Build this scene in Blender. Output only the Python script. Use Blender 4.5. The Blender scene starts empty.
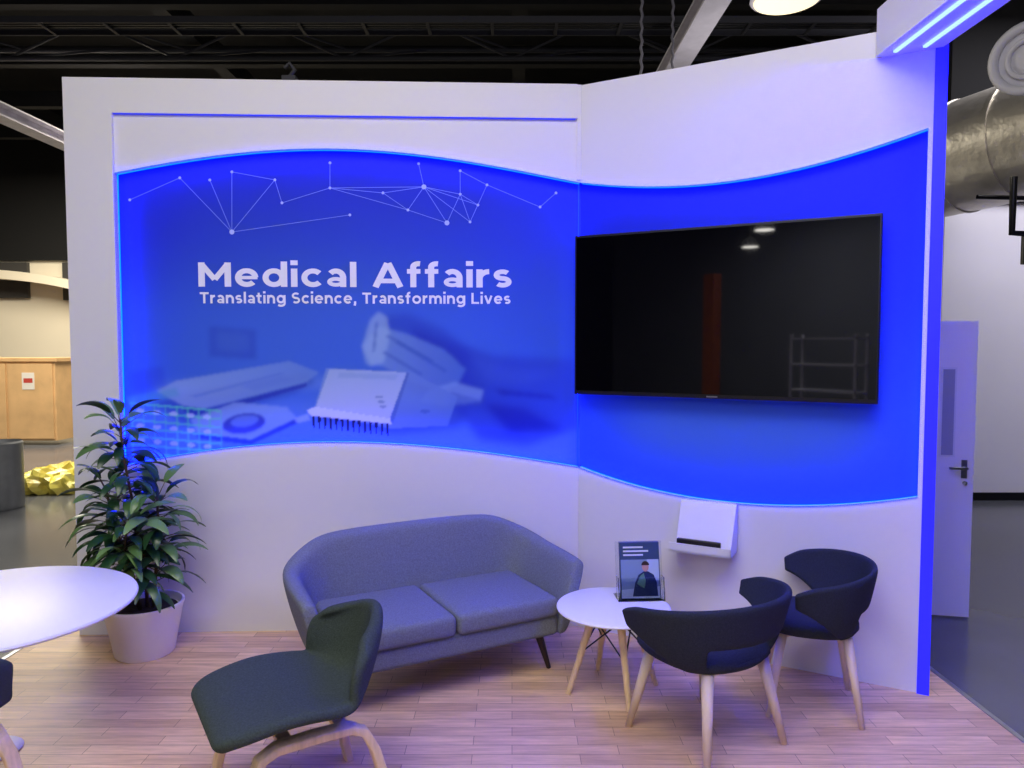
import bpy, bmesh, math, random
import numpy as np
from mathutils import Vector, Matrix
random.seed(7)
scn=bpy.context.scene
try:
    scn.view_settings.view_transform='Standard'
    scn.view_settings.look='None'
except Exception: pass

# ------------------------------------------------------------ helpers
def lin(c):
    return tuple(((x/255.)/12.92 if x/255.<=0.04045 else ((x/255.+0.055)/1.055)**2.4) for x in c)
def mat(name,rgb,rough=.5,metal=0,noise=0,nscale=8,bump=0,bscale=60,emit=None,estr=0,spec=None,stretch=None,coat=0,trans=0,alpha=1):
    m=bpy.data.materials.new(name);m.use_nodes=True
    nt=m.node_tree;b=nt.nodes['Principled BSDF']
    c=lin(rgb)
    b.inputs['Base Color'].default_value=(*c,1)
    b.inputs['Roughness'].default_value=rough
    b.inputs['Metallic'].default_value=metal
    if spec is not None:b.inputs['Specular IOR Level'].default_value=spec
    if coat:b.inputs['Coat Weight'].default_value=coat
    if trans:b.inputs['Transmission Weight'].default_value=trans
    if alpha<1:b.inputs['Alpha'].default_value=alpha
    tc=nt.nodes.new('ShaderNodeTexCoord');mp=nt.nodes.new('ShaderNodeMapping')
    nt.links.new(tc.outputs['Object'],mp.inputs[0])
    if stretch:mp.inputs['Scale'].default_value=stretch
    if noise:
        n=nt.nodes.new('ShaderNodeTexNoise');n.inputs['Scale'].default_value=nscale;n.inputs['Detail'].default_value=5
        nt.links.new(mp.outputs[0],n.inputs[0])
        r=nt.nodes.new('ShaderNodeValToRGB')
        r.color_ramp.elements[0].position=.3;r.color_ramp.elements[1].position=.7
        r.color_ramp.elements[0].color=(*[x*(1-noise) for x in c],1)
        r.color_ramp.elements[1].color=(*[min(1,x*(1+noise)) for x in c],1)
        nt.links.new(n.outputs[0],r.inputs[0]);nt.links.new(r.outputs[0],b.inputs['Base Color'])
    if bump:
        n=nt.nodes.new('ShaderNodeTexNoise');n.inputs['Scale'].default_value=bscale;n.inputs['Detail'].default_value=4
        nt.links.new(mp.outputs[0],n.inputs[0])
        bp=nt.nodes.new('ShaderNodeBump');bp.inputs['Strength'].default_value=bump;bp.inputs['Distance'].default_value=.01
        nt.links.new(n.outputs[0],bp.inputs['Height']);nt.links.new(bp.outputs[0],b.inputs['Normal'])
    if emit:
        b.inputs['Emission Color'].default_value=(*emit,1);b.inputs['Emission Strength'].default_value=estr
    return m
def empty(name,loc=(0,0,0),rz=0,sc=1):
    e=bpy.data.objects.new(name,None);scn.collection.objects.link(e)
    e.location=loc;e.rotation_euler=(0,0,rz);e.scale=sc if isinstance(sc,tuple) else (sc,sc,sc);return e
def mesh(name,verts,faces,m,parent=None,smooth=False,loc=(0,0,0),rz=0,fix=True):
    me=bpy.data.meshes.new(name);me.from_pydata([tuple(v) for v in verts],[],faces);me.update()
    if fix:
        bm=bmesh.new();bm.from_mesh(me);bmesh.ops.recalc_face_normals(bm,faces=bm.faces);bm.to_mesh(me);bm.free()
    o=bpy.data.objects.new(name,me);scn.collection.objects.link(o)
    if m:me.materials.append(m)
    if smooth:
        for p in me.polygons:p.use_smooth=True
    o.location=loc;o.rotation_euler=(0,0,rz)
    if parent:o.parent=parent
    return o
def boxvf(x0,x1,y0,y1,z0,z1):
    v=[(x0,y0,z0),(x1,y0,z0),(x1,y1,z0),(x0,y1,z0),(x0,y0,z1),(x1,y0,z1),(x1,y1,z1),(x0,y1,z1)]
    f=[(0,3,2,1),(4,5,6,7),(0,1,5,4),(1,2,6,5),(2,3,7,6),(3,0,4,7)]
    return v,f
def join(parts):
    V=[];F=[]
    for v,f in parts:
        n=len(V);V+=list(v);F+=[tuple(i+n for i in q) for q in f]
    return V,F
def box(name,x0,x1,y0,y1,z0,z1,m,parent=None,bev=0,seg=3,loc=(0,0,0),rz=0,sub=0):
    v,f=boxvf(x0,x1,y0,y1,z0,z1);o=mesh(name,v,f,m,parent,loc=loc,rz=rz)
    if bev:
        b=o.modifiers.new('b','BEVEL');b.width=bev;b.segments=seg
        for p in o.data.polygons:p.use_smooth=True
        w=o.modifiers.new('w','WEIGHTED_NORMAL')
    return o
def cylvf(p0,p1,r0,r1,n=16,sx=1):
    p0=Vector(p0);p1=Vector(p1);d=(p1-p0).normalized()
    a=Vector((0,0,1)) if abs(d.z)<.9 else Vector((1,0,0))
    u=d.cross(a).normalized();w=d.cross(u)
    V=[];F=[]
    for p,r in((p0,r0),(p1,r1)):
        for i in range(n):
            t=2*math.pi*i/n;V.append(p+u*math.cos(t)*r*sx+w*math.sin(t)*r)
    for i in range(n):F.append((i,(i+1)%n,n+(i+1)%n,n+i))
    F.append(tuple(range(n-1,-1,-1)));F.append(tuple(range(n,2*n)))
    return V,F
def cyl(name,p0,p1,r0,r1,m,parent=None,n=16):
    v,f=cylvf(p0,p1,r0,r1,n);o=mesh(name,v,f,m,parent,smooth=True)
    e=o.modifiers.new('e','EDGE_SPLIT');e.split_angle=math.radians(50);return o
def lathe(name,prof,m,parent=None,n=48,loc=(0,0,0)):
    V=[];F=[]
    for r,z in prof:
        for i in range(n):
            t=2*math.pi*i/n;V.append((r*math.cos(t),r*math.sin(t),z))
    k=len(prof)
    for j in range(k-1):
        for i in range(n):F.append((j*n+i,j*n+(i+1)%n,(j+1)*n+(i+1)%n,(j+1)*n+i))
    F.append(tuple(range(n)));F.append(tuple(range((k-1)*n,k*n)))
    o=mesh(name,V,F,m,parent,smooth=True,loc=loc)
    e=o.modifiers.new('e','EDGE_SPLIT');e.split_angle=math.radians(35);return o
def tube(name,pts,r,m,parent=None,cyc=False):
    cu=bpy.data.curves.new(name,'CURVE');cu.dimensions='3D';cu.bevel_depth=r;cu.bevel_resolution=3
    s=cu.splines.new('POLY');s.points.add(len(pts)-1)
    for i,p in enumerate(pts):s.points[i].co=(*p,1)
    s.use_cyclic_u=cyc
    o=bpy.data.objects.new(name,cu);scn.collection.objects.link(o);cu.materials.append(m)
    if parent:o.parent=parent
    return o

# ------------------------------------------------------------ materials
M_white=mat('white_laminate',(228,228,230),.5,bump=.03,bscale=30)
M_whiteg=mat('white_gloss_top',(244,244,240),.42)
M_black=mat('black_plastic',(12,12,14),.35)
M_dark=mat('black_paint',(4,4,5),.9)
M_steel=mat('brushed_steel',(170,172,178),.3,1,noise=.1)
M_sofa=mat('sofa_fabric',(120,126,134),.9,noise=.18,nscale=140,bump=.35,bscale=260,spec=.2)
M_chairg=mat('charcoal_green_fabric',(64,74,68),.92,noise=.22,nscale=160,bump=.35,bscale=260,spec=.2)
M_chairb=mat('charcoal_fabric',(44,49,60),.9,noise=.2,nscale=160,bump=.3,bscale=260,spec=.25)
M_oak=mat('oak_bentwood',(230,200,156),.45,noise=.14,nscale=9,stretch=(6,6,.8))
M_oakl=mat('ash_bentwood',(226,204,180),.45,noise=.1,nscale=9,stretch=(6,6,.8))
M_dleg=mat('dark_stained_leg',(38,24,24),.4,noise=.2,nscale=9)
M_beige=mat('hall_wall_paint',(222,212,190),.8,noise=.05,nscale=.7)
M_lav=mat('hall_wall_white',(222,220,228),.8,noise=.04,nscale=.7)
M_hallfloor=mat('polished_concrete',(84,86,92),.22,noise=.12,nscale=1.3,spec=.6)
def led(name,col,s):
    return mat(name,(20,40,200),.5,emit=col,estr=s)
M_led=led('blue_led_strip',(0.0,0.0025,1.0),150)
M_ledhalo=led('cyan_led_diffuser',(0.0,0.010,1.0),17)
M_ledw=led('blue_white_led_bar',(0.0028,0.0046,1.0),210)

# floor planks
def plank_mat():
    m=bpy.data.materials.new('oak_vinyl_planks');m.use_nodes=True;nt=m.node_tree;b=nt.nodes['Principled BSDF']
    tc=nt.nodes.new('ShaderNodeTexCoord');mp=nt.nodes.new('ShaderNodeMapping');nt.links.new(tc.outputs['Object'],mp.inputs[0])
    br=nt.nodes.new('ShaderNodeTexBrick');nt.links.new(mp.outputs[0],br.inputs[0])
    br.offset=.37;br.inputs['Scale'].default_value=1;br.inputs['Brick Width'].default_value=.46;br.inputs['Row Height'].default_value=.075
    br.inputs['Mortar Size'].default_value=.0016;br.inputs['Mortar Smooth'].default_value=.5;br.inputs['Bias'].default_value=-.1
    br.inputs['Color1'].default_value=(*lin((246,210,164)),1);br.inputs['Color2'].default_value=(*lin((214,174,132)),1)
    br.inputs['Mortar'].default_value=(*lin((150,114,88)),1)
    mp2=nt.nodes.new('ShaderNodeMapping');mp2.inputs['Scale'].default_value=(1.8,20,1);nt.links.new(tc.outputs['Object'],mp2.inputs[0])
    n=nt.nodes.new('ShaderNodeTexNoise');n.inputs['Scale'].default_value=2.2;n.inputs['Detail'].default_value=7;n.inputs['Roughness'].default_value=.65
    nt.links.new(mp2.outputs[0],n.inputs[0])
    r=nt.nodes.new('ShaderNodeValToRGB');r.color_ramp.elements[0].position=.3;r.color_ramp.elements[1].position=.72
    r.color_ramp.elements[0].color=(.62,.58,.54,1);r.color_ramp.elements[1].color=(1.1,1.09,1.06,1)
    nt.links.new(n.outputs[0],r.inputs[0])
    mx=nt.nodes.new('ShaderNodeMix');mx.data_type='RGBA';mx.blend_type='MULTIPLY';mx.inputs[0].default_value=.85
    nt.links.new(br.outputs[0],mx.inputs[6]);nt.links.new(r.outputs[0],mx.inputs[7]);nt.links.new(mx.outputs[2],b.inputs['Base Color'])
    b.inputs['Roughness'].default_value=.48
    return m
M_floor=plank_mat()

# ------------------------------------------------------------ room shell
mesh('floor',[(-16,-10,-.05),(14,-10,-.05),(14,16,-.05),(-16,16,-.05)],[(0,1,2,3)],M_hallfloor)
box('floor_stand_platform',-2.82,2.25,-2.6,4.78,-.049,0,M_floor)
box('trim_1',2.25,2.275,-2.6,4.78,-.049,.004,M_steel)
box('trim_2',-2.845,-2.82,-2.6,4.78,-.049,.004,M_steel)
box('ceiling',-16,14,-10,16,7,7.1,M_dark)
box('wall_hall_rear',-16,14,16,16.2,-.05,3.55,M_beige)
box('wall_hall_rear_upper',-16,14,15.9,16.1,3.55,7,M_dark)
box('wall_hall_right',4.92,14,8.5,8.8,-.05,3.36,M_lav)
box('wall_hall_right_upper',4.92,14,8.45,8.8,3.36,7,M_dark)
box('baseboard_right',4.9,14,8.47,8.5,-.05,.04,M_black)
box('wall_hall_left',-16.2,-16,-10,16,-.05,7,M_dark)
box('wall_hall_front',-16,14,-10.2,-10,-.05,7,mat('hall_wall_grey',(100,102,108),.85,noise=.1,nscale=.5))  # plain mid grey with faint mottling

# ------------------------------------------------------------ booth walls
aL=math.atan2(.12,3.02);aR=math.atan2(-.907,1.675)
LW=3.022;RW=1.905;H=3.30;G=.0137
wl=mesh('wall_left',*boxvf(0,LW+G,.05,.16,0,H),M_white,loc=(-2.61,4.40,0),rz=aL)
wr=mesh('wall_right',*boxvf(-G,RW,.05,.13,0,H),M_white,loc=(.41,4.52,0),rz=aR)
LT=[(.272,2.757),(.537,2.812),(.887,2.868),(1.296,2.901),(1.649,2.911),(2.003,2.891),(2.36,2.841),(2.72,2.78),(3.022,2.726)]
LB=[(.272,1.022),(.553,1.075),(.91,1.127),(1.328,1.155),(1.749,1.153),(2.112,1.127),(2.539,1.075),(3.022,.996)]
RT=[(0,2.726),(.19,2.69),(.44,2.66),(.72,2.64),(1.05,2.65),(1.39,2.70),(1.62,2.74),(1.83,2.80)]
RB=[(0,.996),(.21,.94),(.45,.90),(.75,.87),(1.08,.87),(1.38,.90),(1.62,.94),(1.83,.99)]
def fit(pts,s):
    p=np.polyfit([a for a,b in pts],[b for a,b in pts],4);return np.polyval(p,s)
def panel(parent,s0,s1,T,B,left,right,smax):
    N=60;S=np.linspace(s0,s1,N);zt=fit(T,S);zb=fit(B,S)
    V=[];F=[]
    def q(a,b,c,d):
        n=len(V);V.extend([a,b,c,d]);F.append((n,n+1,n+2,n+3))
    LV=[];LF=[]
    def ql(a,b,c,d):
        n=len(LV);LV.extend([a,b,c,d]);LF.append((n,n+1,n+2,n+3))
    HV=[];HF=[]
    def qh(a,b,c,d):
        n=len(HV);HV.extend([a,b,c,d]);HF.append((n,n+1,n+2,n+3))
    D=.05
    for i in range(N-1):
        a,b=S[i],S[i+1]
        q((a,0,zt[i]),(b,0,zt[i+1]),(b,0,H),(a,0,H))
        q((a,0,0),(b,0,0),(b,0,zb[i+1]),(a,0,zb[i]))
        q((a,0,zt[i]),(b,0,zt[i+1]),(b,D,zt[i+1]),(a,D,zt[i]))
        q((a,0,zb[i]),(b,0,zb[i+1]),(b,D,zb[i+1]),(a,D,zb[i]))
        q((a,0,H),(b,0,H),(b,D,H),(a,D,H))
        e=.0015
        ql((a,.030,zt[i]-e),(b,.030,zt[i+1]-e),(b,.046,zt[i+1]-e),(a,.046,zt[i]-e))
        ql((a,.030,zb[i]+e),(b,.030,zb[i+1]+e),(b,.046,zb[i+1]+e),(a,.046,zb[i]+e))
        qh((a,-.008,zt[i]-e),(b,-.008,zt[i+1]-e),(b,.005,zt[i+1]-e),(a,.005,zt[i]-e))
        qh((a,-.008,zb[i]+e),(b,-.008,zb[i+1]+e),(b,.005,zb[i+1]+e),(a,.005,zb[i]+e))
    if left:
        q((0,0,0),(s0,0,0),(s0,0,H),(0,0,H));q((0,0,0),(0,D,0),(0,D,H),(0,0,H))
        q((s0,0,zb[0]),(s0,D,zb[0]),(s0,D,zt[0]),(s0,0,zt[0]))
        ql((s0+.0015,.030,zb[0]),(s0+.0015,.046,zb[0]),(s0+.0015,.046,zt[0]),(s0+.0015,.030,zt[0]))
    if right:
        q((s1,0,0),(smax,0,0),(smax,0,H),(s1,0,H));q((smax,0,0),(smax,D,0),(smax,D,H),(smax,0,H))
        q((s1,0,zb[-1]),(s1,D,zb[-1]),(s1,D,zt[-1]),(s1,0,zt[-1]))
        ql((s1-.0015,.030,zb[-1]),(s1-.0015,.046,zb[-1]),(s1-.0015,.046,zt[-1]),(s1-.0015,.030,zt[-1]))
    mesh('fascia',V,F,M_white,parent)
    mesh('led_strip',LV,LF,M_led,parent)
    mesh('led_diffuser',HV,HF,M_ledhalo,parent)
panel(wl,.272,LW,LT,LB,True,False,LW)
panel(wr,0,1.83,RT,RB,False,True,RW)
box('header_rail',.275,LW-.02,-.022,-.0005,3.10,H,M_white,wl)
box('stile',0,.275,-.022,-.0005,0,H,M_white,wl)
box('header_led',.28,LW-.03,-.014,-.006,3.094,3.0995,led('dim_blue_led',(.03,.05,1),.6),wl)
box('corner_bead',LW-.02,LW+.004,-.012,.0,2.74,H,M_white,wl)
box('end_post',1.850,RW,-.012,-.0005,0,3.3,led('blue_edge_profile',(.02,.012,.85),.9),wr)
box('seam_led',LW-.004,LW+.002,.040,.0475,1.0,2.72,led('seam_led_strip',(0,.004,1),14),wl)

# printed graphic, painted per vertex on a dense grid
def attr_mat(name,rough):
    m=bpy.data.materials.new(name);m.use_nodes=True;nt=m.node_tree;b=nt.nodes['Principled BSDF']
    a=nt.nodes.new('ShaderNodeAttribute');a.attribute_name='ink';nt.links.new(a.outputs['Color'],b.inputs['Base Color'])
    b.inputs['Roughness'].default_value=rough;b.inputs['Specular IOR Level'].default_value=.3;return m
M_pr=attr_mat('printed_graphic_film',.6)
class Print:
    def __init__(s,s0,s1,z0,z1,step):
        s.x=np.arange(s0,s1+1e-6,(s1-s0)/round((s1-s0)/step));s.z=np.arange(z0,z1+1e-6,(z1-z0)/round((z1-z0)/step))
        s.X,s.Z=np.meshgrid(s.x,s.z);s.C=np.zeros(s.X.shape+(3,));s.step=step
    def mask(s,p):
        m=np.zeros(s.X.shape,bool);n=len(p)
        for i in range(n):
            x0,z0=p[i];x1,z1=p[(i+1)%n]
            if z0==z1:continue
            c=((z0>s.Z)!=(z1>s.Z))&(s.X<(x1-x0)*(s.Z-z0)/(z1-z0)+x0);m^=c
        return m.astype(float)
    def blur(s,m,r):
        sg=max(.35,r/s.step);k=int(3*sg)+1;g=np.exp(-.5*(np.arange(-k,k+1)/sg)**2);g/=g.sum()
        m=np.pad(m,k,mode='edge')
        m=np.apply_along_axis(lambda v:np.convolve(v,g,'valid'),0,m)
        return np.apply_along_axis(lambda v:np.convolve(v,g,'valid'),1,m)
    def paint(s,p,rgb,a=.6,r=.006,rgb2=None,d=(0,1)):
        m=s.blur(s.mask(p),r)*a;c=np.array(lin(rgb))
        if rgb2 is not None:
            xs=[q[0]*d[0]+q[1]*d[1] for q in p];t=np.clip((s.X*d[0]+s.Z*d[1]-min(xs))/(max(xs)-min(xs)),0,1)[...,None]
            c=c*(1-t)+np.array(lin(rgb2))*t
        s.C=s.C*(1-m[...,None])+c*m[...,None]
    def build(s,name,depth,parent):
        nz,nx=s.X.shape
        V=np.stack([s.X.ravel(),np.full(s.X.size,depth),s.Z.ravel()],1)
        idx=np.arange(nz*nx).reshape(nz,nx)
        F=np.stack([idx[:-1,:-1].ravel(),idx[:-1,1:].ravel(),idx[1:,1:].ravel(),idx[1:,:-1].ravel()],1)
        me=bpy.data.meshes.new(name);me.from_pydata(V.tolist(),[],F.tolist())
        at=me.color_attributes.new('ink','FLOAT_COLOR','POINT')
        at.data.foreach_set('color',np.concatenate([s.C.reshape(-1,3),np.ones((nz*nx,1))],1).astype(np.float32).ravel())
        me.materials.append(M_pr);o=bpy.data.objects.new(name,me);scn.collection.objects.link(o);o.parent=parent;return o
def grad(P,stops):
    zs=[a for a,b in stops];cs=np.array([lin(b) for a,b in stops])
    for k in range(3):P.C[...,k]=np.interp(P.Z,zs,cs[:,k])
def ell(cx,cz,a,b,rot=0,n=28):
    c,s=math.cos(rot),math.sin(rot)
    return [(cx+a*math.cos(t)*c-b*math.sin(t)*s,cz+a*math.cos(t)*s+b*math.sin(t)*c) for t in [2*math.pi*i/n for i in range(n)]]
PL=Print(.20,LW+G,.9,3.0,.0065)
grad(PL,[(.95,(56,102,206)),(1.5,(54,102,206)),(1.95,(46,88,204)),(2.4,(32,62,194)),(2.9,(16,30,176))])
p=PL.paint
p(ell(1.6,1.75,1.0,.42),(72,122,212),.4,.22)
p(ell(.35,2.6,.35,.5),(12,24,175),.5,.15)
p([(.25,1.0),(3.0,1.0),(3.0,1.25),(2.4,1.33),(1.8,1.40),(1.1,1.42),(.25,1.36)],(90,136,212),.6,.035)
BASE=PL.C.copy()
p([(.78,1.86),(1.06,1.84),(1.06,1.66),(.78,1.68)],(42,80,190),.6,.014)
p([(.83,1.83),(1.02,1.82),(1.02,1.70),(.83,1.71)],(66,108,202),.5,.02)
p([(.45,1.52),(1.9,1.56),(1.9,1.50),(.45,1.44)],(112,154,216),.35,.025)
# sleeve / arm
p([(2.0,1.86),(2.2,1.78),(2.5,1.68),(3.0,1.66),(3.05,1.24),(2.7,1.12),(2.42,1.16),(2.30,1.30),(2.22,1.44),(2.05,1.50)],(28,50,170),.62,.025,(42,74,190),(1,0))
p([(2.35,1.70),(2.6,1.60),(2.9,1.58),(2.7,1.50),(2.45,1.52)],(58,96,198),.5,.025)
p([(2.42,1.40),(2.7,1.36),(2.95,1.22),(2.6,1.20)],(20,38,158),.5,.025)
p([(2.5,1.48),(2.85,1.44),(2.9,1.41),(2.55,1.44)],(22,42,160),.5,.014)
# note books / trays on the bench
p([(.44,1.40),(.62,1.26),(1.30,1.46),(1.42,1.52),(1.36,1.58),(.8,1.5)],(38,72,178),.55,.018)
p([(.46,1.47),(.58,1.53),(1.26,1.65),(1.44,1.58),(1.36,1.52),(.74,1.36),(.62,1.38)],(128,160,214),.75,.007,(96,136,206),(1,0))
p([(.62,1.375),(.74,1.35),(1.36,1.515),(1.36,1.495),(.74,1.315),(.62,1.345)],(44,74,180),.8,.005)
p([(.66,1.44),(1.2,1.58),(1.24,1.575),(.70,1.43)],(82,120,204),.6,.006)
p([(.95,1.50),(1.2,1.56),(1.3,1.54),(1.05,1.47)],(84,122,206),.5,.01)
p([(.66,1.30),(.93,1.40),(1.24,1.37),(1.30,1.30),(1.02,1.17),(.70,1.21)],(120,156,212),.75,.007)
p(ell(.98,1.27,.13,.06,.15),(34,60,170),.8,.007);p(ell(.985,1.285,.085,.035,.15),(96,134,208),.75,.007)
p([(.70,1.21),(1.02,1.17),(1.30,1.30),(1.30,1.27),(1.02,1.14),(.70,1.18)],(38,66,172),.75,.006)
# tube rack with coloured frame
for i in range(7):
    z=1.06+i*.05
    p([(.30,z+.03),(.84,z-.02),(.84,z-.006),(.30,z+.044)],(96,204,176),.5,.004)
for i in range(9):
    s=.31+i*.066
    p([(s,1.05),(s+.010,1.05),(s+.010,1.40-.006*i),(s,1.40-.006*i)],(90,192,176),.45,.004)
for i in range(5):
    for j in range(3):p(ell(.36+i*.1,1.35-j*.09-.01*i,.024,.014),(180,196,226),.6,.004)
p([(.28,1.43),(.58,1.49),(.60,1.44),(.30,1.38)],(74,148,194),.55,.01)
p([(.30,1.58),(.50,1.62),(.52,1.50),(.32,1.46)],(44,80,188),.5,.014)
# gloves
p([(1.80,1.92),(1.98,1.94),(2.20,1.84),(2.36,1.70),(2.34,1.56),(2.44,1.48),(2.42,1.38),(2.22,1.36),(2.0,1.46),(1.84,1.62)],(36,68,178),.55,.025)
p([(1.70,1.74),(1.80,1.86),(1.96,1.82),(2.20,1.72),(2.33,1.60),(2.28,1.50),(2.14,1.47),(1.98,1.53),(1.82,1.62),(1.72,1.63)],(118,156,212),.66,.010,(78,122,202),(1,0))
p([(1.75,1.62),(1.70,1.74),(1.75,1.90),(1.80,1.95),(1.85,1.92),(1.87,1.80),(1.83,1.64)],(136,170,216),.62,.010)
for (a,b) in(((1.84,1.80),(2.12,1.64)),((1.90,1.76),(2.2,1.58)),((1.82,1.70),(2.05,1.56)),((1.78,1.88),(1.76,1.70))):
    p([a,(a[0]+.018,a[1]+.012),(b[0]+.018,b[1]+.012),b],(56,94,188),.6,.008)
p([(2.10,1.47),(2.26,1.52),(2.44,1.47),(2.42,1.40),(2.20,1.37),(2.05,1.40)],(118,156,212),.62,.010)
p([(2.24,1.46),(2.42,1.41),(2.42,1.38),(2.22,1.36)],(54,90,184),.55,.01)
# plate with comb of tips
p([(1.38,1.28),(1.9,1.20),(2.3,1.24),(2.34,1.36),(1.6,1.4)],(34,62,168),.55,.025)
p([(1.48,1.605),(1.99,1.585),(2.28,1.43),(2.22,1.25),(1.87,1.235),(1.40,1.34)],(112,146,206),.85,.005,(86,124,200),(1,0))
p([(1.50,1.60),(1.97,1.58),(1.865,1.295),(1.415,1.37)],(172,190,222),.85,.004,(146,172,216),(0,1))
p([(1.56,1.58),(1.92,1.565),(1.90,1.535),(1.55,1.55)],(122,154,208),.6,.006)
p([(1.36,1.35),(1.415,1.372),(1.865,1.298),(1.875,1.262),(1.385,1.315)],(192,206,230),.85,.004)
p([(1.865,1.295),(1.97,1.58),(1.985,1.575),(1.88,1.262)],(74,108,188),.8,.004)
for i in range(14):
    s=1.392+.0345*i;z=1.315-.0037*i
    p([(s,z),(s+.018,z-.002),(s+.012,z-.075),(s+.006,z-.075)],(22,36,112),.85,.0025)
for i in range(3):p(ell(1.80+.012*i,1.43-.03*i,.022,.009),(70,104,180),.5,.004)
p(ell(2.08,1.34,.03,.012),(60,94,180),.5,.004)
p([(1.28,1.30),(1.37,1.33),(1.38,1.29),(1.30,1.27)],(140,170,218),.65,.006)
PL.C=np.clip(BASE+(PL.C-BASE)*1.35,.004,.95)
PL.build('graphic_print',.0485,wl)
PR=Print(-G,1.9,.8,2.9,.02)
grad(PR,[(.85,(40,88,204)),(1.4,(40,88,204)),(2.0,(26,60,194)),(2.8,(16,30,180))])
PR.paint(ell(.95,1.25,.7,.2),(78,128,212),.6,.1)
PR.build('graphic_print',.0485,wr)

net=[(.335,2.611),(.631,2.743),(.807,2.732),(.931,2.425),(.938,2.781),(1.191,2.736),(1.231,2.6),(1.518,2.691),(1.635,2.531),(1.835,2.664),(1.984,2.563),(2.081,2.702),(2.219,2.487),(2.359,2.494),(2.407,2.596),(2.462,2.717),(2.785,2.587),(2.882,2.672),(1.52,2.84),(2.05,2.84),(2.30,2.80),(2.30,2.66)]
E=[(1,3),(2,3),(4,3),(5,3),(4,5),(5,6),(6,7),(3,8),(7,10),(7,9),(9,10),(9,11),(10,11),(11,12),(11,13),(11,14),(12,10),(13,14),(13,15),(14,15),(15,16),(16,17),(18,7),(19,11),(0,1),(20,21),(21,13),(21,14),(20,15),(11,21),(7,11),(21,12)]
def flat(name,polys,m,depth,parent=wl):
    V=[];F=[]
    for q in polys:
        n=len(V);V+=[(s,depth,z) for s,z in q];F.append(tuple(range(n,n+len(q))))
    return mesh(name,V,F,m,parent)
P=[]
for a,b in E:
    a=Vector(net[a]);b=Vector(net[b]);d=(b-a).normalized();n=Vector((-d.y,d.x))*.0016
    P.append([a-n,b-n,b+n,a+n])
flat('network_lines',P,mat('ink_network_lines',(126,150,236),.6),.0478)
flat('network_nodes',[ell(s,z,r,r,0,12) for (s,z),r in [(q,(.015 if i in(3,11,12) else .0085)) for i,q in enumerate(net)]],mat('ink_network_nodes',(180,196,246),.6),.0475)

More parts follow.
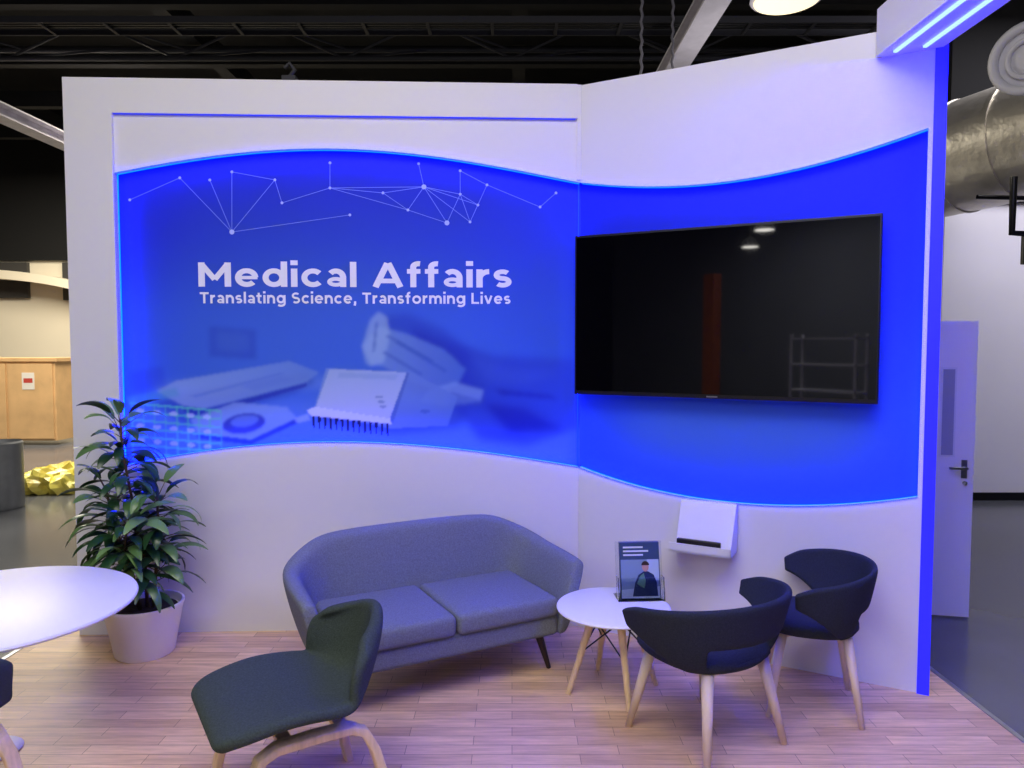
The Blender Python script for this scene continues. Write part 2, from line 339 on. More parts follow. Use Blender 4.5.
# sign lettering: geometric sans drawn with pen strokes
M_txt=mat('sign_white_ink',(242,244,250),.5)
def arc(cx,cy,rx,ry,a0,a1,n=22):
    return [(cx+rx*math.cos(math.radians(a0+(a1-a0)*i/n)),cy+ry*math.sin(math.radians(a0+(a1-a0)*i/n))) for i in range(n+1)]
def glyph(ch,w):
    r=w/2;x=.76;h=w*.86;q=h/2
    S=[];W=.5
    def st(p,ww=w):S.append((p,ww))
    if ch=='M':
        W=1.12;st([(r,0),(r,1)]);st([(W-r,0),(W-r,1)]);st([(r*.9,.985-r*.3),(W/2,.30)],w*.9);st([(W-r*.9,.985-r*.3),(W/2,.30)],w*.9)
    elif ch=='A':
        W=1.08;st([(r*.95,0),(W/2-.015,1)]);st([(W-r*.95,0),(W/2+.015,1)]);st([(.25,.26),(W-.25,.26)],h)
    elif ch=='T':
        W=.84;st([(0,1-q),(W,1-q)],h);st([(W/2,0),(W/2,1-q)])
    elif ch=='L':
        W=.74;st([(r,0),(r,1)]);st([(r,q),(W,q)],h)
    elif ch=='S' or ch=='s':
        k=1.0 if ch=='S' else x;W=.78 if ch=='S' else .64;ry=(k-h)/4;rx=W/2-r*.9
        top=arc(W/2,k-q-ry,rx,ry,38,270,20);bot=arc(W/2,q+ry,rx,ry,90,-142,20);st(top+bot[1:],h)
    elif ch=='e':
        W=.82;st(arc(W/2,x/2,W/2-r,x/2-q,2,318,34),w*.93);st([(r,x/2-.0),(W-r*.35,x/2)],h*.72)
    elif ch=='c':
        W=.74;st(arc(.41,x/2,.41-r,x/2-q,42,318,30),w*.93)
    elif ch=='o':
        W=.86;st(arc(W/2,x/2,W/2-r,x/2-q,0,360,36),w*.93)
    elif ch=='d':
        W=.86;st(arc(.40,x/2,.40-r,x/2-q,0,360,36),w*.93);st([(W-r,0),(W-r,1.05)])
    elif ch=='g':
        W=.86;st(arc(.40,x/2+.01,.40-r,x/2-q,0,360,36),w*.93);st([(W-r,x),(W-r,.02)]+arc(W/2-.02,.02,W/2-r+.02,.22,0,-140,16)[1:],w*.93)
    elif ch=='i':
        W=w;st([(r,0),(r,x)]);st([(r,.90),(r,1.10)],w*1.12)
    elif ch=='l':
        W=w;st([(r,0),(r,1.05)])
    elif ch=='t':
        W=.50;st([(.22,.96),(.22,.2)]+arc(.22+.19,.2,.19,.2-q,180,290,8)[1:],w*.95);st([(0,x-q),(W-.02,x-q)],h)
    elif ch=='f':
        W=.50;st([(.22,0),(.22,.84)]+arc(.22+.19,.84,.19,.24-q,180,75,8)[1:],w*.95);st([(0,x-q),(W-.03,x-q)],h)
    elif ch=='r':
        W=.48;st([(r,0),(r,x)]);st(arc(r+.33,x-q-.31,.33,.31,178,88,12),w*.95)
    elif ch=='n':
        W=.76;st([(r,0),(r,x)]);k=(W-w)/2;st([(W-r,0),(W-r,x-q-.28)]+arc(W/2,x-q-.28,k,.28,0,180,18)[1:])
    elif ch=='m':
        W=1.22;st([(r,0),(r,x)]);k=(W-w)/4
        for j in(1,3):
            cx=r+k*j;st([(cx+k,0),(cx+k,x-q-.26)]+arc(cx,x-q-.26,k,.26,0,180,16)[1:])
    elif ch=='a':
        W=.70;k=x*.60
        st([(W-r,0),(W-r,k-.06)]+arc(W/2-.01,k-.06,W/2-r+.01,x-q-k+.06,0,140,14)[1:],w*.95)
        st(arc(.335,.215,.335-r,.215-q*.95,0,360,26),h*.82);st([(.33,.215*2-q-.005),(W-r,.215*2-q-.005)],h*.75)
    elif ch=='v':
        W=.80;st([(r*.9,x),(W/2,0.02)],w*.95);st([(W-r*.9,x),(W/2,0.02)],w*.95)
    elif ch==',':
        W=w*1.1;st([(r*1.2,w),(r*1.2,0),(r*.7,-.18)],w)
    elif ch==' ':W=.30
    return S,W
def lettering(name,body,w,width,h,s,z,parent,depth,gap):
    x=0;all_=[]
    for ch in body:
        S,W=glyph(ch,w)
        for pts,ww in S:all_.append(([(a+x,b) for a,b in pts],ww))
        x+=W+gap
    tot=x-gap;sx=width/tot;V=[];F=[]
    for k,(pts,ww) in enumerate(all_):
        n=len(V);P_=[Vector((a,b)) for a,b in pts];L=len(P_);closed=(P_[0]-P_[-1]).length<1e-4
        dd=depth-.00012*(k%3)
        for i in range(L):
            a=P_[i-1] if i>0 else (P_[-2] if closed else P_[0]);b=P_[i+1] if i<L-1 else (P_[1] if closed else P_[-1])
            d1=(P_[i]-a);d2=(b-P_[i])
            d1=d1.normalized() if d1.length>1e-6 else d2.normalized();d2=d2.normalized() if d2.length>1e-6 else d1
            t=(d1+d2).normalized();nn=Vector((-t.y,t.x));m_=ww/2/max(.6,nn.dot(Vector((-d1.y,d1.x))))
            for sg in(-1,1):
                q=P_[i]+nn*m_*sg;V.append((s+q.x*sx,dd,z+q.y*h))
        for i in range(L-1):F.append((n+2*i,n+2*i+1,n+2*i+3,n+2*i+2))
    return mesh(name,V,F,M_txt,parent,fix=False)
sg=empty('sign_lettering',(-2.61,4.40,0),aL)
lettering('headline','Medical Affairs',.225,1.885,.145,.727,2.098,sg,.0462,.125)
lettering('tagline','Translating Science, Transforming Lives',.215,1.872,.067,.733,1.998,sg,.0462,.14)

# ------------------------------------------------------------ television
tv=empty('television',(.41,4.52,0),aR)
box('bezel',-.008,1.645,-.055,-.012,1.45,2.40,M_black,tv,bev=.006)
box('wall_bracket',.5,1.1,-.013,.046,1.7,2.15,M_black,tv)
M_scr=mat('tv_glass',(4,4,6),.03,spec=1.0,coat=1.0)
box('screen',.004,1.633,-.0575,-.0552,1.475,2.385,M_scr,tv)
box('logo',.79,.85,-.0578,-.0552,1.458,1.466,M_steel,tv)

# leaflet shelf
sh=empty('leaflet_holder_shelf',(.41,4.52,0),aR)
parts=[boxvf(.66,.96,-.012,-.001,.60,.87),boxvf(.62,.96,-.17,-.001,.60,.612),boxvf(.62,.96,-.17,-.162,.60,.65)]
parts.append(([(.948,-.17,.60),(.948,-.001,.60),(.948,-.001,.87),(.948,-.04,.87),(.948,-.17,.65),(.96,-.17,.60),(.96,-.001,.60),(.96,-.001,.87),(.96,-.04,.87),(.96,-.17,.65)],[(0,1,2,3,4),(5,6,7,8,9),(0,1,6,5),(1,2,7,6),(2,3,8,7),(3,4,9,8),(4,0,5,9)]))
parts.append(([(.65,-.03,.87),(.948,-.03,.87),(.948,-.13,.64),(.65,-.13,.64),(.65,-.02,.87),(.948,-.02,.87),(.948,-.12,.64),(.65,-.12,.64)],[(0,1,2,3),(4,5,6,7),(0,1,5,4),(2,3,7,6),(0,3,7,4),(1,2,6,5)]))
mesh('holder_body',*join(parts),M_white,sh)
box('card_reader',.66,.90,-.160,-.134,.615,.675,M_black,sh,bev=.006)

# ------------------------------------------------------------ header beam
hb=empty('overhead_lighting_beam',(0,0,0))
box('beam_body',1.80,2.06,.3,3.74,3.17,3.40,M_white,hb)
box('led_bar_1',1.845,1.862,.35,3.66,3.160,3.1695,M_ledw,hb)
box('led_bar_2',1.955,1.972,.35,3.60,3.160,3.1695,M_ledw,hb)

# ------------------------------------------------------------ sofa
def sofa():
    e=empty('two_seat_sofa',(-.425,3.875,0),math.radians(28))
    A_=.645
    pts=[(-A_,-.335,.575,.070),(-A_,-.315,.590,.085),(-A_,-.20,.600,.095),(-A_,-.05,.605,.10),(-A_+.005,.08,.615,.105),(-A_+.018,.16,.640,.11),(-A_+.06,.23,.690,.115),(-A_+.13,.268,.730,.12),(-.42,.280,.745,.125),(-.2,.283,.75,.125),(0,.285,.75,.125)]
    full=pts+[(-x,y,z,t) for x,y,z,t in reversed(pts[:-1])]
    n=len(full);V=[];F=[];K=12
    for i,(x,y,zt,t) in enumerate(full):
        a=Vector(full[max(0,i-1)][:2]);b=Vector(full[min(n-1,i+1)][:2]);d=(b-a).normalized()
        out=Vector((-d.y,d.x))
        z0=.20;h=t/2
        for (o,z) in [(-h,z0+.0),(-h*1.0,z0+.14),(-h*.95,(z0+zt)/2+.05),(-h*.9,zt-.06),(-h*.75,zt-.012),(-h*.2,zt),(h*.3,zt-.002),(h*.8,zt-.014),(h*.95,zt-.06),(h*1.0,(z0+zt)/2),(h*.8,z0+.06),(h*.5,z0)]:
            k=(z-z0)/(zt-z0)
            fl=.11 if abs(x)>.6 else .07
            o2=o+fl*k-.03
            V.append((x+out.x*o2,y+out.y*o2,z))
    for i in range(n-1):
        for j in range(K):F.append((i*K+j,i*K+(j+1)%K,(i+1)*K+(j+1)%K,(i+1)*K+j))
    F.append(tuple(range(K)));F.append(tuple(range((n-1)*K,n*K)))
    o=mesh('back_and_arms',V,F,M_sofa,e,smooth=True);m=o.modifiers.new('s','SUBSURF');m.levels=2;m.render_levels=2
    box('seat_frame',-A_+.045,A_-.045,-.32,.23,.20,.32,M_sofa,e,bev=.03)
    for i,(a,b) in enumerate([(-A_+.06,-.003),(.003,A_-.06)]):
        vv,ff=boxvf(a,b,-.345,.22,.31,.42)
        c=mesh('seat_cushion_%d'%(i+1),vv,ff,M_sofa,e,smooth=True)
        bb=c.modifiers.new('b','BEVEL');bb.width=.032;bb.segments=4
    for i,(sx,sy) in enumerate([(-1,-1),(1,-1),(-1,1),(1,1)]):
        cyl('leg_%d'%(i+1),(sx*(A_-.12),sy*.21,.205),(sx*(A_-.07),sy*.25,0),.024,.012,M_dleg,e)
    return e
sofa()

# ------------------------------------------------------------ tub chairs
def tub(loc,rz,sc=1):
    e=empty('tub_chair',loc,rz,sc) # faces +Y
    NT=44;TM=108;rows=[0,.13,.26,.40,.54,.70,.86,1.0];V=[];F=[]
    def base(th,rad,z):
        return (math.sin(th)*rad*1.08,-math.cos(th)*rad*.95+.02,z)
    for i in range(NT+1):
        th=math.radians(-TM+2*TM*i/NT);a=abs(th)/math.radians(TM)
        top=.700-.07*a**2-.02*max(0,a-.85)/.15
        vb=.72*max(0,(a-.50)/.50)**1.2
        for j,v in enumerate(rows):
            v=vb+(1-vb)*v
            r=.238+(.355-.238)*(v**.55);z=.385+(top-.385)*v
            V.append(base(th,r,z))
    R=len(rows)
    for i in range(NT):
        am=abs(-TM+2*TM*(i+.5)/NT)
        for j in range(R-1):
            if 1<=j<=2 and am<40:continue
            F.append((i*R+j,i*R+j+1,(i+1)*R+j+1,(i+1)*R+j))
    o=mesh('shell_back',V,F,M_chairb,e,smooth=True)
    s=o.modifiers.new('s','SOLIDIFY');s.thickness=.032;s.offset=0
    s=o.modifiers.new('u','SUBSURF');s.levels=2;s.render_levels=2
    prof=[(.0,.378),(.20,.376),(.245,.388),(.266,.412),(.256,.440),(.20,.452),(.0,.448)]
    V=[];F=[];n=40
    for r,z in prof:
        for i in range(n):
            t=2*math.pi*i/n;k=1/((abs(math.cos(t))**2.6+abs(math.sin(t))**2.6)**(1/2.6))
            V.append((r*math.cos(t)*k*1.0,r*math.sin(t)*k*.98+.02,z))
    for j in range(len(prof)-1):
        for i in range(n):F.append((j*n+i,j*n+(i+1)%n,(j+1)*n+(i+1)%n,(j+1)*n+i))
    mesh('seat',V,F,M_chairb,e,smooth=True)
    k=0
    for sx in(-1,1):
        for sy in(-1,1):
            k+=1
            v,f=cylvf((sx*.165,sy*.165,.38),(sx*.235,sy*.235,0),.027,.015,14);mesh('leg_%d'%k,v,f,M_oakl,e,smooth=True)
    v1,f1=cylvf((-.17,-.17,.370),(.17,.17,.370),.018,.018,8);v2,f2=cylvf((.17,-.17,.370),(-.17,.17,.370),.018,.018,8)
    mesh('underframe',*join([(v1,f1),(v2,f2)]),M_oakl,e)
    return e
tub((.865,3.235,0),math.radians(32),(1.02,1.02,1.0))
t2=tub((1.455,3.53,0),math.radians(74),(.86,.86,1.03))

# ------------------------------------------------------------ upholstered shell chair
def shell(loc,rz,sc=1):
    e=empty('upholstered_side_chair',loc,rz,sc) # faces +Y
    prof=[(.265,.385,.20),(.255,.405,.235),(.20,.418,.255),(.10,.416,.262),(.0,.408,.262),(-.09,.405,.258),(-.16,.418,.252),(-.205,.455,.250),(-.232,.510,.252),(-.250,.575,.252),(-.265,.640,.232),(-.272,.685,.175)]
    N=12;V=[];F=[]
    for k,(y,z,w) in enumerate(prof):
        for i in range(N+1):
            u=-1+2*i/N
            back=max(0,min(1,(k-4)/4));seat=1-back
            yy=y+.13*back*u*u;zz=z+.025*seat*u*u*(1 if k>2 else 0)-(.045*u*u if k>=10 else 0)
            V.append((w*u,yy,zz))
    for k in range(len(prof)-1):
        for i in range(N):F.append((k*(N+1)+i,k*(N+1)+i+1,(k+1)*(N+1)+i+1,(k+1)*(N+1)+i))
    o=mesh('shell',V,F,M_chairg,e,smooth=True)
    s=o.modifiers.new('s','SOLIDIFY');s.thickness=.042;s.offset=-1
    s=o.modifiers.new('u','SUBSURF');s.levels=2;s.render_levels=2
    for q,sx in enumerate((-1,1)):
        xt,xb=.175*sx,.225*sx
        path=[(xb,.235,0),(xb*.7+xt*.3,.21,.15),(xb*.35+xt*.65,.190,.27),(xt,.165,.325),(xt,.12,.350),(xt,0,.354),(xt,-.10,.350),(xt,-.145,.325),(xb*.35+xt*.65,-.17,.27),(xb*.7+xt*.3,-.20,.15),(xb,-.23,0)]
        V=[];F=[]
        for i,p_ in enumerate(path):
            a=Vector(path[max(0,i-1)]);b=Vector(path[min(len(path)-1,i+1)]);d=(b-a).normalized()
            w=Vector((1,0,0));w=(w-d*w.dot(d)).normalized();nn=d.cross(w)
            hw=.022+.006*(1-abs(i-5)/5);ht=.014
            for sa,sb in((-1,-1),(1,-1),(1,1),(-1,1)):V.append(Vector(p_)+w*hw*sa+nn*ht*sb)
        for i in range(len(path)-1):
            for j in range(4):F.append((i*4+j,i*4+(j+1)%4,(i+1)*4+(j+1)%4,(i+1)*4+j))
        F.append((0,1,2,3));F.append(tuple(range(len(V)-4,len(V))))
        o=mesh('leg_frame_%d'%(q+1),V,F,M_oak,e,smooth=True)
        b=o.modifiers.new('b','BEVEL');b.width=.005;b.segments=2
    box('seat_rail_1',-.18,.18,.07,.11,.345,.362,M_oak,e);box('seat_rail_2',-.18,.18,-.10,-.06,.345,.362,M_oak,e)
    return e
shell((-.785,2.68,0),math.radians(122),(1.15,1.18,1.10))
c3=shell((-2.06,2.52,0),math.radians(60),1.0)

# ------------------------------------------------------------ coffee table
TZ=.435
ct=empty('coffee_table',(.512,3.675,0))
lathe('table_top',[(.0,TZ-.02),(.272,TZ-.02),(.284,TZ-.016),(.287,TZ-.010),(.284,TZ-.004),(.277,TZ),(0,TZ)],M_whiteg,ct,n=64)
feet=[]
for i in range(4):
    a=math.radians(192+90*i)
    p0=(.10*math.cos(a),.10*math.sin(a),TZ-.02);p1=(.235*math.cos(a),.235*math.sin(a),0);feet.append((p0,p1))
    cyl('leg_%d'%(i+1),p0,p1,.022,.013,M_oak,ct)
for i in range(4):
    a=Vector(feet[i][0]).lerp(Vector(feet[i][1]),.5);b=Vector(feet[(i+1)%4][0]).lerp(Vector(feet[(i+1)%4][1]),.06)
    c=Vector(feet[(i+1)%4][0]).lerp(Vector(feet[(i+1)%4][1]),.5);d=Vector(feet[i][0]).lerp(Vector(feet[i][1]),.06)
    tube('brace_%d'%(2*i+1),[a,b],.004,M_black,ct);tube('brace_%d'%(2*i+2),[c,d],.004,M_black,ct)
lathe('hub',[(0,TZ-.042),(.11,TZ-.042),(.11,TZ-.02),(0,TZ-.02)],M_black,ct,n=24)

# brochure holder with magazine
bh=empty('brochure_stand',(.665,3.76,TZ),math.radians(4),.95)
M_acr=mat('clear_acrylic',(240,244,250),.05,trans=1)
tilt=.22
def tp(x,z,o):return (x,z*tilt+o,z)
def slab(x0,x1,z0,z1,o,th):
    return ([tp(x0,z0,o),tp(x1,z0,o),tp(x1,z1,o),tp(x0,z1,o),tp(x0,z0,o+th),tp(x1,z0,o+th),tp(x1,z1,o+th),tp(x0,z1,o+th)],[(0,1,2,3),(4,5,6,7),(0,1,5,4),(1,2,6,5),(2,3,7,6),(3,0,4,7)])
mesh('acrylic_holder',*join([slab(-.128,.128,.0,.30,.012,.004),slab(-.128,.128,0,.12,-.034,.004),slab(-.128,-.122,0,.12,-.034,.05),slab(.122,.128,0,.12,-.034,.05),boxvf(-.128,.128,-.034,.10,0,.004)]),M_acr,bh)
mesh('magazine',*slab(-.110,.110,.006,.30,-.012,.020),mat('magazine_cover',(62,80,112),.3),bh)
def cov(name,poly,rgb,o=-.0128):
    mesh(name,[tp(x,z,o) for x,z in poly],[tuple(range(len(poly)))],mat('cover_'+name,rgb,.35),bh)
cov('cover_photo',[(-.105,.01),(.105,.01),(.105,.21),(-.105,.21)],(128,150,172),-.0125)
cov('cover_window',[(.04,.11),(.105,.10),(.105,.21),(.04,.21)],(176,194,212),-.0127)
cov('cover_desk',[(-.105,.01),(.105,.01),(.105,.07),(-.105,.055)],(186,200,216),-.0128)
cov('cover_torso',[(-.045,.02),(-.03,.09),(-.01,.13),(.02,.148),(.045,.148),(.075,.13),(.09,.09),(.095,.02)],(34,50,84),-.0131)
cov('cover_vest',[(-.02,.085),(.02,.06),(.03,.10),(.02,.14),(.0,.125)],(96,140,110),-.0134)
cov('cover_face',[(.03+.019*math.cos(t),.172+.025*math.sin(t)) for t in [i*math.pi/8 for i in range(16)]],(196,150,130),-.0137)
cov('cover_hair',[(.03+.022*math.cos(t),.180+.022*math.sin(t)) for t in [i*math.pi/8 for i in range(9)]],(60,44,38),-.0139)
for i in range(3):cov('cover_title_%d'%i,[(-.09,.270-.02*i),(.02+.03*(i%2),.270-.02*i),(.02+.03*(i%2),.279-.02*i),(-.09,.279-.02*i)],(215,222,235),-.0134)

# ------------------------------------------------------------ round white table (left)
rt=empty('round_cafe_table',(-2.24,3.10,0))
lathe('table_top',[(.0,.615),(.562,.615),(.575,.620),(.579,.628),(.575,.636),(.565,.640),(0,.640)],M_whiteg,rt,n=80)
lathe('column',[(0,.02),(.035,.02),(.028,.05),(.025,.58),(.06,.605),(.1,.615),(0,.615)],M_whiteg,rt,n=32)
lathe('base_plate',[(0,0),(.11,0),(.115,.006),(.105,.014),(.05,.022),(0,.022)],M_whiteg,rt,n=48)

# ------------------------------------------------------------ plant
pl=empty('potted_umbrella_plant',(-2.09,4.13,0))
lathe('pot',[(0,0),(.150,0),(.158,.01),(.205,.265),(.212,.278),(.212,.292),(.200,.292),(.190,.25),(0,.25)],mat('glazed_pot',(244,242,238),.3),pl,n=56)
lathe('soil',[(0,.24),(.188,.24),(.176,.258),(0,.265)],mat('potting_soil',(48,36,28),.95,noise=.4,nscale=40,bump=.8),pl,n=32)
def leaf_mat():
    m=bpy.data.materials.new('leaf_green');m.use_nodes=True;nt=m.node_tree;b=nt.nodes['Principled BSDF']
    g=nt.nodes.new('ShaderNodeNewGeometry');r=nt.nodes.new('ShaderNodeValToRGB');e=r.color_ramp.elements
    e[0].color=(*lin((22,46,26)),1);e[1].color=(*lin((116,152,88)),1);k=e.new(.6);k.color=(*lin((44,84,44)),1)
    nt.links.new(g.outputs['Random Per Island'],r.inputs[0]);nt.links.new(r.outputs[0],b.inputs['Base Color'])
    b.inputs['Roughness'].default_value=.30;return m
M_stem=mat('plant_stem',(84,66,44),.8,noise=.2)
V=[];F=[];SV=[];SF=[]
def addleaf(p,az,el,L,w,droop):
    n0=len(V);p=Vector(p);hd=Vector((math.cos(az),math.sin(az),0));side=Vector((-math.sin(az),math.cos(az),0))
    tw=random.uniform(-.5,.5);K=7;pos=p.copy();e=el
    for k in range(K+1):
        u=k/K
        d=hd*math.cos(e)+Vector((0,0,1))*math.sin(e)
        up=side.cross(d)
        s2=side*math.cos(tw)+up*math.sin(tw)
        ww=w*(math.sin(math.pi*min(1,u*.93+.05))**.8)*(1-.25*u)+.001
        V.extend([pos-s2*ww,pos-up*ww*.22,pos+s2*ww])
        pos=pos+d*(L/K);e-=droop/K
    for k in range(K):
        a=n0+k*3;F.append((a,a+1,a+4,a+3));F.append((a+1,a+2,a+5,a+4))
stems=[[(0.02,0,.25),(.02,-.02,.55),(-.03,-.03,.85),(-.07,-.04,1.12),(-.09,-.03,1.33)],
       [(-.04,.02,.25),(-.09,0,.50),(-.13,-.03,.72),(-.17,-.06,.97)],
       [(.05,.0,.25),(.09,-.03,.5),(.12,-.06,.7),(.13,-.08,.92)],
       [(0,-.04,.25),(.0,-.10,.45),(-.02,-.15,.62),(.0,-.16,.78)]]
for st in stems:
    for i in range(len(st)-1):
        v,f=cylvf(st[i],st[i+1],.011-.0015*i,.0095-.0015*i,8);n=len(SV);SV+=v;SF+=[tuple(a+n for a in q) for q in f]
    tot=len(st)-1
    cnt=int(52*tot/3)
    for c in range(cnt):
        u=.22+.78*(c/cnt)**.85;x=u*tot;i=min(tot-1,int(x));pp_=Vector(st[i]).lerp(Vector(st[i+1]),x-i)
        az=c*2.399+random.uniform(-.4,.4)
        L=random.uniform(.18,.29)*(1-.22*u);el=random.uniform(-.1,.75)+.45*(u>.9)
        pet=random.uniform(.04,.10)
        hd=Vector((math.cos(az)*math.cos(el),math.sin(az)*math.cos(el),math.sin(el)))
        q=pp_+hd*pet
        if q.y+math.sin(az)*L*.8>.24: L*=.45
        v,f=cylvf(pp_,q,.003,.002,5);n=len(SV);SV+=v;SF+=[tuple(a+n for a in k) for k in f]
        addleaf(q,az,el,L,random.uniform(.024,.036),random.uniform(.9,1.9))
V=[Vector((v[0],min(v[1],.245+.01*math.sin(v[0]*40)),v[2])) for v in V]
mesh('foliage',V,F,leaf_mat(),pl,smooth=True)
mesh('stems',SV,SF,M_stem,pl,smooth=True)

# ------------------------------------------------------------ hall background
dr=empty('door_1',(2.18,4.95,-.05),math.radians(-12))
box('leaf',0,.84,0,.045,.01,1.95,mat('door_white',(240,238,240),.5),dr)
box('vision_frame',.63,.724,-.004,-.0005,1.068,1.652,M_white,dr)
box('vision_glass',.642,.712,-.006,-.0045,1.08,1.64,mat('frosted_glass',(170,172,188),.15),dr)
box('handle_plate',.765,.80,-.006,-.0005,.93,1.05,M_steel,dr)
tube('lever',[(.785,-.006,1.0),(.785,-.05,1.0),(.68,-.05,1.0)],.009,M_steel,dr)
tube('lever_lower',[(.785,-.006,.90),(.785,-.03,.90)],.012,M_steel,dr)
box('wall_storage_side',2.10,2.18,3.80,4.95,-.04,3.25,M_white)

# duct
M_foil=mat('foil_duct',(224,218,204),.42,.75,noise=.18,nscale=3,bump=1,bscale=9)
du=empty('ventilation_duct')
A=Vector((4.25,8.35,3.62));B=Vector((6.0,4.55,3.80))
cyl('duct_body',A,B,.56,.56,M_foil,du,n=40)
d=(B-A).normalized()
for i in range(8):
    p_=A+d*(.25+i*.55);cyl('duct_joint_%d'%i,p_,p_+d*.03,.572,.572,M_foil,du,n=40)
nz=empty('round_air_nozzle')
c=Vector((3.76,5.5,3.83));dn=Vector((-.75,-.62,-.12)).normalized()
cyl('nozzle_barrel',c-dn*.45,c,.20,.24,M_white,nz,n=36)
u=dn.cross(Vector((0,0,1))).normalized();w=dn.cross(u)
for r_,th_,m_ in((.225,.035,M_white),(.13,.018,M_white)):
    tube('ring_%d'%int(r_*1000),[c+dn*.02+(u*math.cos(t)+w*math.sin(t))*r_ for t in [i*math.pi/18 for i in range(36)]],th_,m_,nz,cyc=True)
cyl('nozzle_core',c+dn*.0,c+dn*.03,.11,.06,M_white,nz,n=24)
cyl('nozzle_hanger',c-dn*.3,c-dn*.3+Vector((0,0,3.1)),.012,.012,M_black,nz,n=8)
pp=empty('black_pipework')
tube('pipe_1',[(4.35,6.5,3.2),(4.35,6.5,2.72),(4.7,6.5,2.70),(6.2,6.5,2.72)],.03,M_black,pp)
tube('pipe_2',[(4.48,6.5,2.72),(4.48,6.5,2.45)],.04,M_black,pp)
tube('pipe_3',[(4.1,6.6,3.05),(6.0,6.6,3.0)],.02,M_black,pp)
M_grey=mat('painted_steel_beam',(200,196,206),.6,noise=.1)
def beam(name,x,y0,y1,z,w,h,m):
    g=empty(name)
    box('top_flange',x-w/2,x+w/2,y0,y1,z+h-.02,z+h,m,g);box('bottom_flange',x-w/2,x+w/2,y0,y1,z,z+.02,m,g);box('web',x-.01,x+.01,y0,y1,z+.02,z+h-.02,m,g)
beam('roof_beam',1.53,3.0,9.0,4.3,.20,.16,M_grey)
beam('roof_beam',-5.80,6.0,12.5,4.3,.22,.16,M_grey)
M_grey2=mat('dim_steel',(10,10,12),.85)
for i in range(6):
    box('ceiling_joist',-14,12,5+i*1.8,5.15+i*1.8,5.6,5.85,M_grey2)
for x in(-9,-4.5,0,4.5):
    box('ceiling_joist',x,x+.2,0,15.5,5.9,6.2,M_grey2)
M_tr=mat('truss_steel',(40,40,46),.7,.2)
tr=empty('roof_truss')
for (y,z) in((9.0,5.15),(9.0,5.6),(9.35,5.38)):cyl('chord',(-9,y,z),(9,y,z),.03,.03,M_tr,tr,n=10)
parts=[]
for i in range(18):
    x=-9+i*1.0
    parts.append(cylvf((x,9.0,5.15 if i%2 else 5.6),(x+1.0,9.0,5.6 if i%2 else 5.15),.016,.016,6))
    parts.append(cylvf((x,9.0,5.15 if i%2 else 5.6),(x+1.0,9.35,5.38),.014,.014,6))
mesh('web_members',*join(parts),M_tr,tr)
cyt=empty('cable_tray')
parts=[boxvf(-8,4,7.0,7.02,4.72,4.78),boxvf(-8,4,7.28,7.30,4.72,4.78)]+[boxvf(-8+.6*i,-7.97+.6*i,7.02,7.28,4.72,4.735) for i in range(20)]
mesh('tray_rungs',*join(parts),M_tr,cyt)
for i in range(3):tube('cable_%d'%i,[(-8,7.08+.05*i,4.76),(4,7.08+.05*i,4.76)],.014,M_black,cyt)
M_ch=mat('chain_steel',(100,98,106),.5)
for k,(x,y,z0) in enumerate(((1.02,6.0,3.2),(1.33,6.3,3.2))):
    g=empty('hanging_chain')
    tube('chain',[(x+.012*(i%2),y,z0+i*.05) for i in range(50)],.011,M_ch,g)
pd=empty('pendant_lamp',(2.17,6.0,4.47))
lathe('shade',[(.24,.0),(.27,0),(.28,.01),(.25,.14),(.15,.24),(.06,.30),(0,.31)],M_grey,pd,n=40)
lathe('bulb_diffuser',[(0,-.012),(.245,-.012),(.25,-.006),(.245,-.001),(0,-.001)],mat('warm_lamp',(255,240,200),.5,emit=(1,.84,.5),estr=1.2),pd,n=40)
cyl('stem',(0,0,.3),(0,0,2.5),.01,.01,M_black,pd,n=8)
cl=empty('rigging_clamp',(-1.33,4.52,3.30))
box('clamp_base',-.04,.04,-.03,.03,0,.05,M_tr,cl);tube('clamp_hook',[(0,0,.05),(.03,0,.09),(.0,0,.13),(-.03,0,.10)],.012,M_tr,cl)

# left hall items
M_ply=mat('plywood',(206,166,116),.7,noise=.12,nscale=3)
cb=empty('plywood_cabinet',(-9.1,13.2,-.05))
box('cabinet_body',-1.6,.95,0,.8,.08,1.50,M_ply,cb);box('cabinet_top',-1.65,1.0,-.03,.82,1.50,1.56,M_ply,cb)
M_pn=mat('paper_notice',(220,214,205),.8);M_nr=mat('notice_red',(180,60,50),.8)
for i,x in enumerate((-1.55,-.72,.12)):
    box('cabinet_door_%d'%i,x,x+.79,-.03,-.001,.12,1.46,M_ply,cb)
    box('notice_%d'%i,x+.25,x+.47,-.035,-.031,1.0,1.3,M_pn,cb)
    box('notice_stripe_%d'%i,x+.28,x+.44,-.037,-.036,1.12,1.2,M_nr,cb)
bn=empty('steel_litter_bin',(-5.62,8.1,-.05))
lathe('bin_body',[(0,0),(.19,0),(.20,.02),(.20,.70),(.205,.72),(.19,.74),(.17,.70),(0,.66)],mat('bin_steel',(150,152,156),.45,.6,noise=.1),bn,n=32)
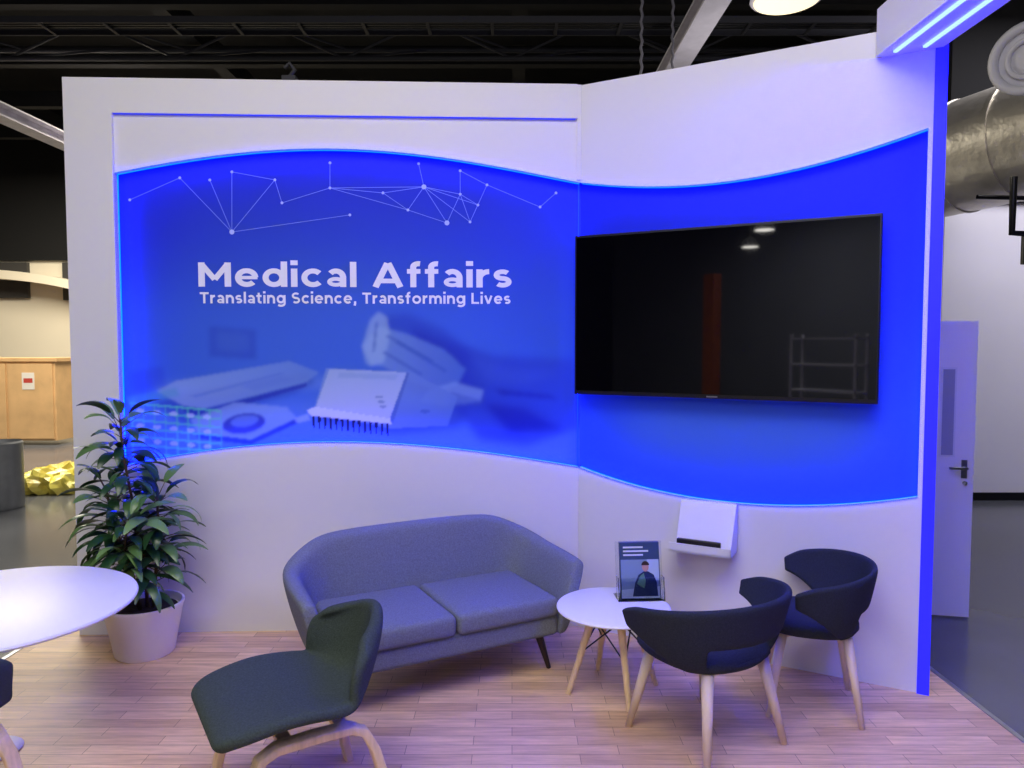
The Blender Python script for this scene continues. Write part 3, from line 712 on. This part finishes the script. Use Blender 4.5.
# crumpled plastic bags: low faceted blobs with pleats
hp=bpy.data.meshes.new('heap');bm=bmesh.new()
random.seed(11)
for k in range(14):
    x=random.uniform(-.40,.42);y=random.uniform(-.25,.25);r=random.uniform(.13,.24)
    res=bmesh.ops.create_icosphere(bm,subdivisions=3,radius=r,matrix=Matrix.Translation((x,y,r*.5)))
    ph=[random.uniform(0,6) for _ in range(4)]
    for v in res['verts']:
        c0=Vector((x,y,r*.5));dd=v.co-c0;az=math.atan2(dd.y,dd.x)
        f_=1+.16*math.sin(az*7+ph[0]+dd.z*18)+.12*math.sin(dd.x*31+ph[1])*math.cos(dd.z*27+ph[2])+random.uniform(-.07,.07)
        v.co=c0+Vector((dd.x*1.15,dd.y*1.15,dd.z*.85))*f_
        v.co.z=max(0.0,v.co.z)
bm.to_mesh(hp);bm.free()
ho=bpy.data.objects.new('yellow_plastic_bags',hp);scn.collection.objects.link(ho);ho.location=(-5.60,9.2,-.05)
hp.materials.append(mat('yellow_plastic',(248,222,104),.3,noise=.25,nscale=4,bump=.5,bscale=16))
V=[];F=[];n=24
for i in range(n+1):
    t=math.pi*i/n*.5
    x=-11.6+3.6*math.sin(t);z=2.2+.95*math.cos(t)
    V+= [(x,15.4,z),(x,15.98,z),(x,15.4,z+.18),(x,15.98,z+.18)]
for i in range(n):
    a=i*4;b=a+4
    F+=[(a,b,b+1,a+1),(a+2,b+2,b+3,a+3),(a,b,b+2,a+2),(a+1,b+1,b+3,a+3)]
mesh('trim_arch',V,F,M_beige,smooth=False)
M_dp=mat('dark_panel',(60,58,56),.5)
box('window_1',-11.0,-10.35,15.9,15.99,2.75,3.5,M_dp)
box('window_2',-9.6,-9.1,15.9,15.99,2.7,3.5,M_dp)

# things behind the photographer that show up in the TV glass
M_br=mat('timber_column',(170,92,54),.5,noise=.15)
box('timber_column',-5.35,-5.12,-3.1,-2.9,-.05,3.0,M_br)
sr=empty('storage_rack',(-4.6,-5.5,-.05))
for z in(.4,.9,1.4,1.9):box('rack_shelf',-.7,.7,-.2,.2,z,z+.03,M_lav,sr)
for x in(-.7,.66):
    for y in(-.2,.16):box('rack_post',x,x+.04,y,y+.04,0,2.0,M_lav,sr)
M_lamp=mat('hall_lamp_glow',(255,250,235),.5,emit=(1,.96,.88),estr=7)
for (x,y) in((-3.5,-4),(-6.5,-6),(-5.5,-4.5),(-8,-3),(-8.5,-8)):
    g=empty('high_bay_lamp',(x,y,4.2))
    lathe('shade',[(.20,0),(.22,0),(.23,.01),(.12,.2),(0,.24)],M_grey2,g,n=24);lathe('diffuser',[(0,-.01),(.2,-.01),(.2,-.002),(0,-.002)],M_lamp,g,n=24)
    cyl('stem',(0,0,.22),(0,0,2.6),.01,.01,M_black,g,n=6)

# ------------------------------------------------------------ lights
def area(name,loc,rot,sx,sy,p,col):
    l=bpy.data.lights.new(name,'AREA');l.shape='RECTANGLE';l.size=sx;l.size_y=sy;l.energy=p;l.color=col
    o=bpy.data.objects.new(name,l);scn.collection.objects.link(o);o.location=loc;o.rotation_euler=[math.radians(a) for a in rot];return o
area('overhead_light_bank',(-.5,.7,5.4),(8,0,0),4.0,2.5,195,(1,.955,.88))
area('hall_light_left',(-7,11.5,5.4),(0,0,0),5,4,1050,(1,.92,.76))
area('hall_light_right',(6.2,6.2,5.4),(0,0,0),2.5,3,230,(.93,.9,1))
area('front_hall_light',(-1.5,-3.5,5.0),(38,0,0),4,2,70,(.95,.94,1))
area('added_rear_fill',(-6.5,-6.5,5.2),(0,0,0),5,4,380,(.97,.96,1))  # added fill behind the camera, lifts what the TV glass reflects
area('added_roof_fill',(1.9,6.2,3.4),(180,0,0),.6,.6,7,(1,.95,.95))  # added lamp hidden behind the booth, brightens the roof beam from below
o=area('added_blue_fill',(1.5,1.6,3.6),(0,0,0),.3,1.2,11,(.02,.04,1))  # added fill lamp without a fixture, deepens the blue on the right wall
o.rotation_euler=(Vector((1.6,4.0,1.3))-Vector((1.5,1.6,3.6))).to_track_quat('-Z','Y').to_euler()
w=bpy.data.worlds.new('World');scn.world=w;w.use_nodes=True
w.node_tree.nodes['Background'].inputs[0].default_value=(.4,.4,.8,1);w.node_tree.nodes['Background'].inputs[1].default_value=.04

# ------------------------------------------------------------ camera
cam=bpy.data.cameras.new('camera');co=bpy.data.objects.new('camera',cam);scn.collection.objects.link(co)
co.location=(0,0,1.75);co.rotation_euler=(math.radians(90-3.05),0,0);cam.sensor_width=36;cam.lens=36*740/1024
cam.clip_start=.05;scn.camera=co
